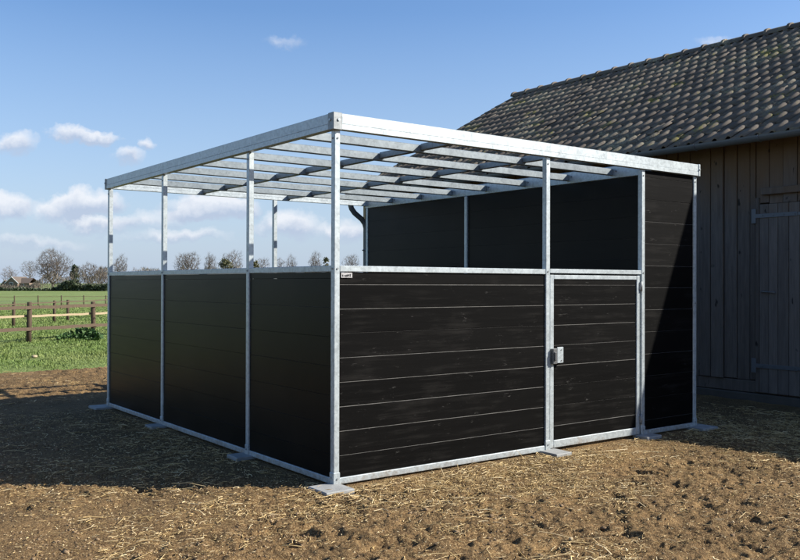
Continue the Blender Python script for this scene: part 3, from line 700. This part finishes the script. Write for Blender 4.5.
# ------------------------------------------------------------------ trees
def bare_tree(px, top, wpx, D, label, low=.28, n=620, twig='twig', name='bare_tree', ntw=5, trunks=1, group='bare trees along the horizon', rnd=1.0):
    Ht = (284.1-top)*D/F+CAM.z; Wd = wpx*D/F/2; g = np.random.default_rng(int(px*7+top))
    root = empty(name, far_point(px, D)); tag(root, label, 'tree', group)
    c = np.array([0, 0, Ht*(low+1)/2]); rz = Ht*(1-low)/2
    v = g.normal(0, 1, (n, 3)); v /= np.linalg.norm(v, axis=1)[:, None]; rad = g.random(n)**(1/2.4)
    lob = 1+.16*np.sin(v[:, 0]*4+px)+.12*np.sin(v[:, 2]*5+v[:, 1]*4)
    P = v*rad[:, None]*lob[:, None]*np.array([Wd*.92, Wd*.92, rz*.95])+c
    low_ = P[:, 2] < c[2]; P[low_, 2] = c[2]+(P[low_, 2]-c[2])*(.75+.25*(np.hypot(P[low_, 0], P[low_, 1])/Wd))
    nodes = [np.array([0, 0, -.1])]; par = [-1]
    for t_ in range(trunks):
        tx = np.array([g.normal(0, .15), g.normal(0, .15), 0])*(0 if trunks == 1 else 2.0); prev = 0
        for k in range(1, 5): nodes.append(tx*k/4+np.array([g.normal(0, .05), g.normal(0, .05), Ht*low*1.15*k/4])); par.append(prev); prev = len(nodes)-1
    first = len(nodes); dist0 = [0.0]*first
    for i in range(1, first): dist0[i] = dist0[par[i]]+np.linalg.norm(nodes[i]-nodes[par[i]])
    order = np.argsort(np.linalg.norm(P-np.array([0, 0, Ht*low]), axis=1))
    A = np.zeros((first+n*2, 3)); A[:first] = nodes; PL = np.zeros(first+n*2); PL[:first] = dist0; cnt = first
    for i in order:
        p = P[i]; dd = np.linalg.norm(A[:cnt]-p, axis=1); cost = dd+PL[:cnt]*.22+np.where(A[:cnt, 2] > p[2]+.1, dd*.9, 0); cost[0:2] += 1e3
        j = int(np.argmin(cost)); q = A[j]
        mid = (q+p)/2+g.normal(0, .06, 3)*dd[j]+np.array([0, 0, .04])*dd[j]
        A[cnt] = mid; PL[cnt] = PL[j]+dd[j]/2; par.append(j); A[cnt+1] = p; PL[cnt+1] = PL[j]+dd[j]; par.append(cnt); cnt += 2
    nd = np.ones(cnt)
    for i in range(cnt-1, 0, -1): nd[par[i]] += nd[i]
    rad_ = np.minimum(.0085*nd**.44*(Ht/8)**.5+.003, .026*Ht); kids = np.zeros(cnt, int)
    for i in range(1, cnt): kids[par[i]] += 1
    thick, thin = bmesh.new(), ([], [])
    VT, FT, VC, FC = [], [], [], []
    def seg(Vl, Fl, a, b, ra, rb, k):
        d = b-a; ln = np.linalg.norm(d)+1e-9; d = d/ln; s = np.cross(d, [.3, .5, .81]); s /= np.linalg.norm(s)+1e-9; u = np.cross(d, s); base = len(Vl)
        for q, r_ in ((a, ra), (b, rb)):
            for t_ in range(k): Vl.append(q+(s*math.cos(2*math.pi*t_/k)+u*math.sin(2*math.pi*t_/k))*r_)
        for t_ in range(k): Fl.append((base+t_, base+(t_+1) % k, base+k+(t_+1) % k, base+k+t_))
    for i in range(1, cnt):
        big = nd[i] > 14; Vl, Fl, k = (VT, FT, 6) if big else (VC, FC, 3)
        seg(Vl, Fl, A[par[i]], A[i], min(rad_[par[i]], rad_[i]*1.5), rad_[i], k)
    for i in range(first, cnt):
        if nd[i] < 5:
            out = A[i]-A[par[i]]; out = out/(np.linalg.norm(out)+1e-9)
            for _ in range(ntw):
                d = out*.7+g.normal(0, .55, 3)+np.array([0, 0, .25]); d /= np.linalg.norm(d); ln = g.uniform(.25, .75)*(Ht/8)**.6
                seg(VC, FC, A[i]-out*g.random()*.3, A[i]+d*ln, .0048, .0025, 3)
    npobj('trunk', VT, FT, M['bark'], root, smooth=True); npobj('crown', VC, FC, M[twig], root)
    return root
def leafy_tree(px, top, wpx, D, label, m, name='evergreen_tree', cone=True, n=5000, low=.04, size=.22):
    Ht = (284.1-top)*D/F+CAM.z; Wd = wpx*D/F/2; g = np.random.default_rng(int(px*13+top)); root = empty(name, far_point(px, D)); tag(root, label, 'tree')
    bm = bmesh.new(); tube(bm, [(0, 0, -.1), (0.03, 0, Ht*.4), (0, .03, Ht*.92)], [.14, .09, .02], 7); obj('trunk', bm, M['bark'], root)
    nb = 46; bt = g.random(nb)**.8; ba = g.uniform(0, 6.28, nb)
    k = g.integers(0, nb, n); t = bt[k]; rmax = Wd*((1-t)**.75 if cone else np.sqrt(np.clip(1-(2*t-1)**2, .05, 1)))*g.uniform(.75, 1.1, nb)[k]; q = g.random(n)**.6*rmax
    P = np.stack([np.cos(ba[k])*q, np.sin(ba[k])*q, Ht*(low+(1-low)*t)-q*.12*(1 if cone else -1)], 1)+g.normal(0, .09*Wd+.05, (n, 3))
    d = g.normal(0, 1, (n, 3)); d /= np.linalg.norm(d, axis=1)[:, None]; s = np.cross(d, g.normal(0, 1, (n, 3))); s /= np.linalg.norm(s, axis=1)[:, None]; l = size*g.uniform(.6, 1.4, n)[:, None]
    V = np.stack([P-d*l*.5, P+s*l*.35, P+d*l*.5, P-s*l*.35], 1).reshape(-1, 3); npobj('crown', V, np.arange(n*4).reshape(n, 4), M[m], root); return root
bare_tree(53, 249.5, 40, 168, 'big round crowned bare oak, the largest tree left of the shelter', n=1300, low=.13, ntw=6)
bare_tree(30, 260, 17, 256, 'slender bare tree just left of the big round oak', n=420, low=.25)
bare_tree(9, 267, 19, 262, 'bushy bare tree behind the small house at the left edge', n=420, low=.15, twig='twig_brown')
bare_tree(-14, 264, 22, 178, 'bare tree at the far left end of the tree line', n=380, low=.2)
bare_tree(91, 262.5, 27, 170, 'rounded grey bare tree right of the dark conifer', n=620, low=.18)
bare_tree(103, 267, 20, 164, 'low brownish bare tree beside the left back post of the shelter', n=480, low=.1, twig='twig_brown')
bare_tree(120, 255.5, 19, 172, 'bare tree seen through the frame just right of the left back post', n=460, low=.25)
bare_tree(133, 268.5, 14, 180, 'low shrubby bare tree in the gap at left of the shelter frame', n=260, low=.1, twig='twig_brown')
bare_tree(153, 268, 12, 184, 'small bare tree close to the second post of the left wall', n=240, low=.12)
bare_tree(187.5, 251.5, 26, 166, 'broad bare oak seen between the second and third left wall posts', n=760, low=.32)
bare_tree(210.5, 253, 14, 176, 'narrow upright bare tree between the broad oak and the dark evergreen', n=360, low=.3)
bare_tree(232, 249.5, 22, 172, 'tall bare tree rising behind the dark evergreen by the third post', n=520, low=.25, trunks=2)
bare_tree(262, 256, 15, 180, 'grey bare tree left of the middle back post', n=360, low=.2)
bare_tree(280, 257.5, 13, 184, 'bare tree directly right of the middle back post', n=320, low=.2)
bare_tree(291, 255, 15, 176, 'rounded bare tree standing right of its smaller neighbour by the back post', n=380, low=.22)
bare_tree(315, 251.5, 15, 174, 'bare tree with open sky on its left, near the front corner post', n=420, low=.3)
bare_tree(351, 253, 17, 170, 'bare tree right of the front corner post, beside the downpipe', n=460, low=.25)
leafy_tree(74.5, 267.5, 17, 166, 'dark conifer standing right of the big round oak', 'needle', n=5200)
leafy_tree(225, 260.5, 17, 160, 'dark evergreen tree left of the third left wall post', 'olive', name='evergreen_tree', cone=False, n=3600)
leafy_tree(256, 262, 9, 164, 'small dark evergreen right of the third left wall post', 'olive', cone=False, n=2000)
leafy_tree(326, 258.5, 8, 170, 'small evergreen next to the front corner post', 'olive', cone=False, n=1800)
# hedgerow: one tangled mass at the foot of the trees
n = 26000; g = np.random.default_rng(77); u = g.uniform(-130, 420, n); D = g.uniform(154, 186, n)
hh = (.5+(1.5+2.6*vnoise(u/13+5, u*0+3, 61)**1.2)*np.maximum(sstep(28, 44, u), sstep(0, -10, u))+.5*vnoise(u/4, u*0, 62))*(g.random(n)**.6)
bx = CAM.x+D*(FH.x+RT0.x*(u-400)/F); by = CAM.y+D*(FH.y+RT0.y*(u-400)/F)
P = np.stack([bx, by, hh], 1); d = g.normal(0, .5, (n, 3)); d[:, 2] = np.abs(d[:, 2])+.7; d /= np.linalg.norm(d, axis=1)[:, None]; s = np.cross(d, g.normal(0, 1, (n, 3))); s /= np.linalg.norm(s, axis=1)[:, None]
l = g.uniform(.3, .9, n)[:, None]; w = g.uniform(.012, .06, n)[:, None]
V = np.stack([P-d*l*.6, P+s*w, P+d*l*.5, P-s*w], 1).reshape(-1, 3)
V[:, 2] = np.maximum(V[:, 2], -.1)
tag(npobj('hedgerow', V, np.arange(n*4).reshape(n, 4), M['hedge']), 'tangled brown scrub hedgerow along the far edge of the pasture', 'hedgerow', kind='stuff')
n = 16000; u = np.where(g.random(n) < .6, g.uniform(58, 108, n), g.uniform(-90, 60, n)); D = g.uniform(150, 156, n); hh = np.where(u > 58, 1.5, .55)*g.random(n)**.7*(.6+.6*vnoise(u/6, u*0, 63))
P = np.stack([CAM.x+D*(FH.x+RT0.x*(u-400)/F), CAM.y+D*(FH.y+RT0.y*(u-400)/F), hh], 1); d = g.normal(0, 1, (n, 3)); d /= np.linalg.norm(d, axis=1)[:, None]; s = np.cross(d, g.normal(0, 1, (n, 3))); s /= np.linalg.norm(s, axis=1)[:, None]; l = g.uniform(.12, .3, n)[:, None]
V = np.stack([P-d*l, P+s*l*.6, P+d*l, P-s*l*.6], 1).reshape(-1, 3)
tag(npobj('hedge', V, np.arange(n*4).reshape(n, 4), M['needle']), 'low dark evergreen hedge in front of the far trees', 'hedge', kind='stuff')

# ------------------------------------------------------------------ far house
hp = far_point(15.5, 235); house = empty('house', hp); house.rotation_euler.z = -YAW-R(12)
tag(house, 'small brown brick house with white edged gables among the far trees', 'house')
k = 235/F
def hb(name, bm, m, par=house): return obj(name, bm, m, par)
def gable(x0, x1, zw, zr, y0, y1, depthroof=None):
    bm = bmesh.new(); xm = (x0+x1)/2
    A = [bm.verts.new((x, y0, z)) for x, z in ((x0, -.2), (x1, -.2), (x1, zw), (xm, zr), (x0, zw))]; B = [bm.verts.new((v.co.x, y1, v.co.z)) for v in A]
    bm.faces.new(A[::-1]); bm.faces.new(B)
    for q in range(5): bm.faces.new((A[q], A[(q+1) % 5], B[(q+1) % 5], B[q]))
    bmesh.ops.recalc_face_normals(bm, faces=bm.faces[:]); return bm
def slab(bm, a, b, y0, y1, th):
    q = [a, b, (b[0], b[1]+th), (a[0], a[1]+th)]
    A = [bm.verts.new((x, y0, z)) for x, z in q]; B = [bm.verts.new((x, y1, z)) for x, z in q]
    bm.faces.new(A); bm.faces.new(B[::-1])
    for w_ in range(4): bm.faces.new((A[w_], A[(w_+1) % 4], B[(w_+1) % 4], B[w_]))
Z = lambda y_: (284.1-y_)*k+CAM.z
gx0, gx1, gz = (8-15.5)*k, (21-15.5)*k, Z(278.3)
hb('wall', gable(gx0, gx1, Z(284), gz, -1.2, 5), M['brick'])
bm = gable(-14.5*k, (9-15.5)*k, Z(286), Z(281.5), -.6, 4); hb('wall', bm, M['brick'])
bm = bmesh.new(); box(bm, (gx1, .0, -.2), ((31-15.5)*k, 4.6, Z(284)), 0); hb('wall', bm, M['brick'])
bm = bmesh.new(); xm = (gx0+gx1)/2
slab(bm, (gx0-.3, Z(284)-.15), (xm, gz+.04), -1.3, 5, .12); slab(bm, (xm, gz+.04), (gx1+.3, Z(284)-.15), -1.3, 5, .12)
slab(bm, (-14.5*k-.2, Z(286)-.1), (-10.7*k, Z(281.5)+.03), -.7, 4, .1); slab(bm, (-10.7*k, Z(281.5)+.03), ((9-15.5)*k, Z(286)), -.7, 4, .1)
A = [bm.verts.new(p) for p in ((gx1-.2, -.3, Z(284)-.05), ((31-15.5)*k+.2, -.3, Z(284)-.05), ((30-15.5)*k, 2.3, Z(279)), (xm, 2.3, Z(279)))]; bm.faces.new(A)
A2 = [bm.verts.new(p) for p in ((gx1-.2, 4.9, Z(284)-.05), ((31-15.5)*k+.2, 4.9, Z(284)-.05), ((30-15.5)*k, 2.32, Z(279)), (xm, 2.32, Z(279)))]; bm.faces.new(A2[::-1])
bmesh.ops.recalc_face_normals(bm, faces=bm.faces[:]); rf = hb('roof', bm, M['houseroof'])
bm = bmesh.new()
slab(bm, (gx0-.32, Z(284)-.22), (xm, gz-.02), -1.42, -1.32, .22); slab(bm, (xm, gz-.02), (gx1+.32, Z(284)-.22), -1.42, -1.32, .22)
slab(bm, (-14.5*k-.2, Z(286)-.15), (-10.7*k, Z(281.5)), -.82, -.72, .16); bmesh.ops.recalc_face_normals(bm, faces=bm.faces[:]); hb('bargeboard', bm, M['white'], rf)
for xa, xb, za, zb, yy in ((-.9, .1, .6, 1.5, -1.23), (1.9, 2.6, .5, 1.1, -.03)):
    bm = bmesh.new(); box(bm, (xa-.08, yy-.03, za-.08), (xb+.08, yy+.02, zb+.08), 0); w_ = hb('window', bm, M['white']); bm = bmesh.new(); box(bm, (xa, yy-.05, za), (xb, yy-.035, zb), 0); hb('pane', bm, M['glass'], w_)

# ------------------------------------------------------------------ sky
w = bpy.data.worlds.new('World'); S.world = w; w.use_nodes = True; w.node_tree.nodes.clear(); t = NT(w.node_tree)
out = t.n('ShaderNodeOutputWorld'); bg = t.n('ShaderNodeBackground'); t.l(bg.outputs[0], out.inputs[0])
sky = t.n('ShaderNodeTexSky', sky_type='NISHITA'); sky.sun_disc = False; sky.sun_elevation = SUN_EL; sky.sun_rotation = SUN_AZ
sky.altitude = 0; sky.air_density = 1.0; sky.dust_density = .7; sky.ozone_density = 2.0
dirv = t.n('ShaderNodeTexCoord').outputs['Generated']
fy = t.vmath('DOT_PRODUCT', dirv, tuple(FH), out=1); rx = t.vmath('DOT_PRODUCT', dirv, tuple(RT0), out=1); zz = t.vmath('DOT_PRODUCT', dirv, (0, 0, 1), out=1)
fpos = t.math('MAXIMUM', fy, .05); cu = t.math('DIVIDE', rx, fpos); cv = t.math('DIVIDE', zz, fpos)
cmb = t.n('ShaderNodeCombineXYZ'); t.l(cu, cmb.inputs[0]); t.l(cv, cmb.inputs[1]); uv = cmb.outputs[0]
nz = t.n('ShaderNodeTexNoise'); t.l(uv, nz.inputs['Vector']); nz.inputs['Scale'].default_value = 30; nz.inputs['Detail'].default_value = 7; nz.inputs['Roughness'].default_value = .6
nz2 = t.n('ShaderNodeTexNoise'); t.l(t.vmath('MULTIPLY', uv, (1, 1.6, 1)), nz2.inputs['Vector']); nz2.inputs['Scale'].default_value = 13; nz2.inputs['Detail'].default_value = 6; nz2.inputs['Roughness'].default_value = .58
warp = t.vmath('MULTIPLY', t.vmath('SUBTRACT', nz.outputs[1], (.5, .5, .5)), (.06, .036, 0)); uvw = t.vmath('ADD', uv, warp)
CL = [(13, 146, 30, 15, .75), (72, 134, 34, 10, .8), (98, 137, 26, 8, .6), (147, 144, 15, 9, .55), (128, 158, 24, 11, .5), (8, 207, 32, 19, .95), (88, 203, 44, 17, .95), (62, 210, 30, 17, .7), (225, 205, 40, 14, .6), (150, 222, 40, 12, .45),
      (100, 226, 46, 12, .7), (205, 208, 58, 16, .8), (195, 214, 34, 11, .7), (292, 224, 44, 18, .75), (345, 232, 34, 16, .65), (180, 238, 70, 9, .45), (30, 245, 70, 10, .35),
      (284, 41, 26, 8, .22), (716, 37, 24, 6, .22), (-60, 190, 60, 30, .9), (430, 235, 60, 22, .7), (560, 215, 70, 22, .6), (860, 160, 60, 22, .6)]
dens = None; lit = None
for (x, y, rx_, ry_, amp) in CL:
    d = t.vmath('SUBTRACT', uvw, ((x-400)/F, (284.1-y)/F, 0)); d = t.vmath('MULTIPLY', d, (F/rx_, F/ry_, 0)); ln = t.vmath('LENGTH', d, out=1)
    m = t.math('MULTIPLY', t.math('SUBTRACT', 1.0, ln, clamp=True), amp)
    sy = t.n('ShaderNodeSeparateXYZ'); t.l(d, sy.inputs[0]); li = t.math('MULTIPLY', m, t.math('ADD', .5, t.math('MULTIPLY', sy.outputs[1], .55)))
    dens = m if dens is None else t.math('ADD', dens, m); lit = li if lit is None else t.math('ADD', lit, li)
litn = t.math('DIVIDE', lit, t.math('MAXIMUM', dens, .001))
q = t.math('ADD', t.math('MULTIPLY', dens, 1.35), t.math('MULTIPLY', t.math('SUBTRACT', nz2.outputs[0], .5), .75))
mask = t.ramp(q, [(.0, 0), (.60, 1)])
mask = t.math('MULTIPLY', mask, t.ramp(dens, [(0, 0), (.12, 1)]))
mask = t.math('MULTIPLY', mask, t.math('GREATER_THAN', fy, .06)); mask = t.math('MULTIPLY', mask, .82)
shade = t.math('ADD', litn, t.math('MULTIPLY', t.math('SUBTRACT', nz.outputs[0], .5), .9))
ccol = t.ramp(shade, [(.25, (3.0, 3.5, 4.5)), (.7, (5.6, 5.7, 6.0))])
haze = t.ramp(t.math('ABSOLUTE', zz), [(0, .85), (.10, .55), (.30, .0)])
hs = t.n('ShaderNodeHueSaturation'); hs.inputs['Saturation'].default_value = 1.2; t.l(sky.outputs[0], hs.inputs['Color'])
tint = t.mix(1.0, hs.outputs[0], (1.04, .99, 1.06), 'MULTIPLY')
base = t.mix(haze, tint, (2.75, 3.55, 4.8))
col = t.mix(mask, base, ccol); t.l(col, bg.inputs[0]); bg.inputs[1].default_value = .088
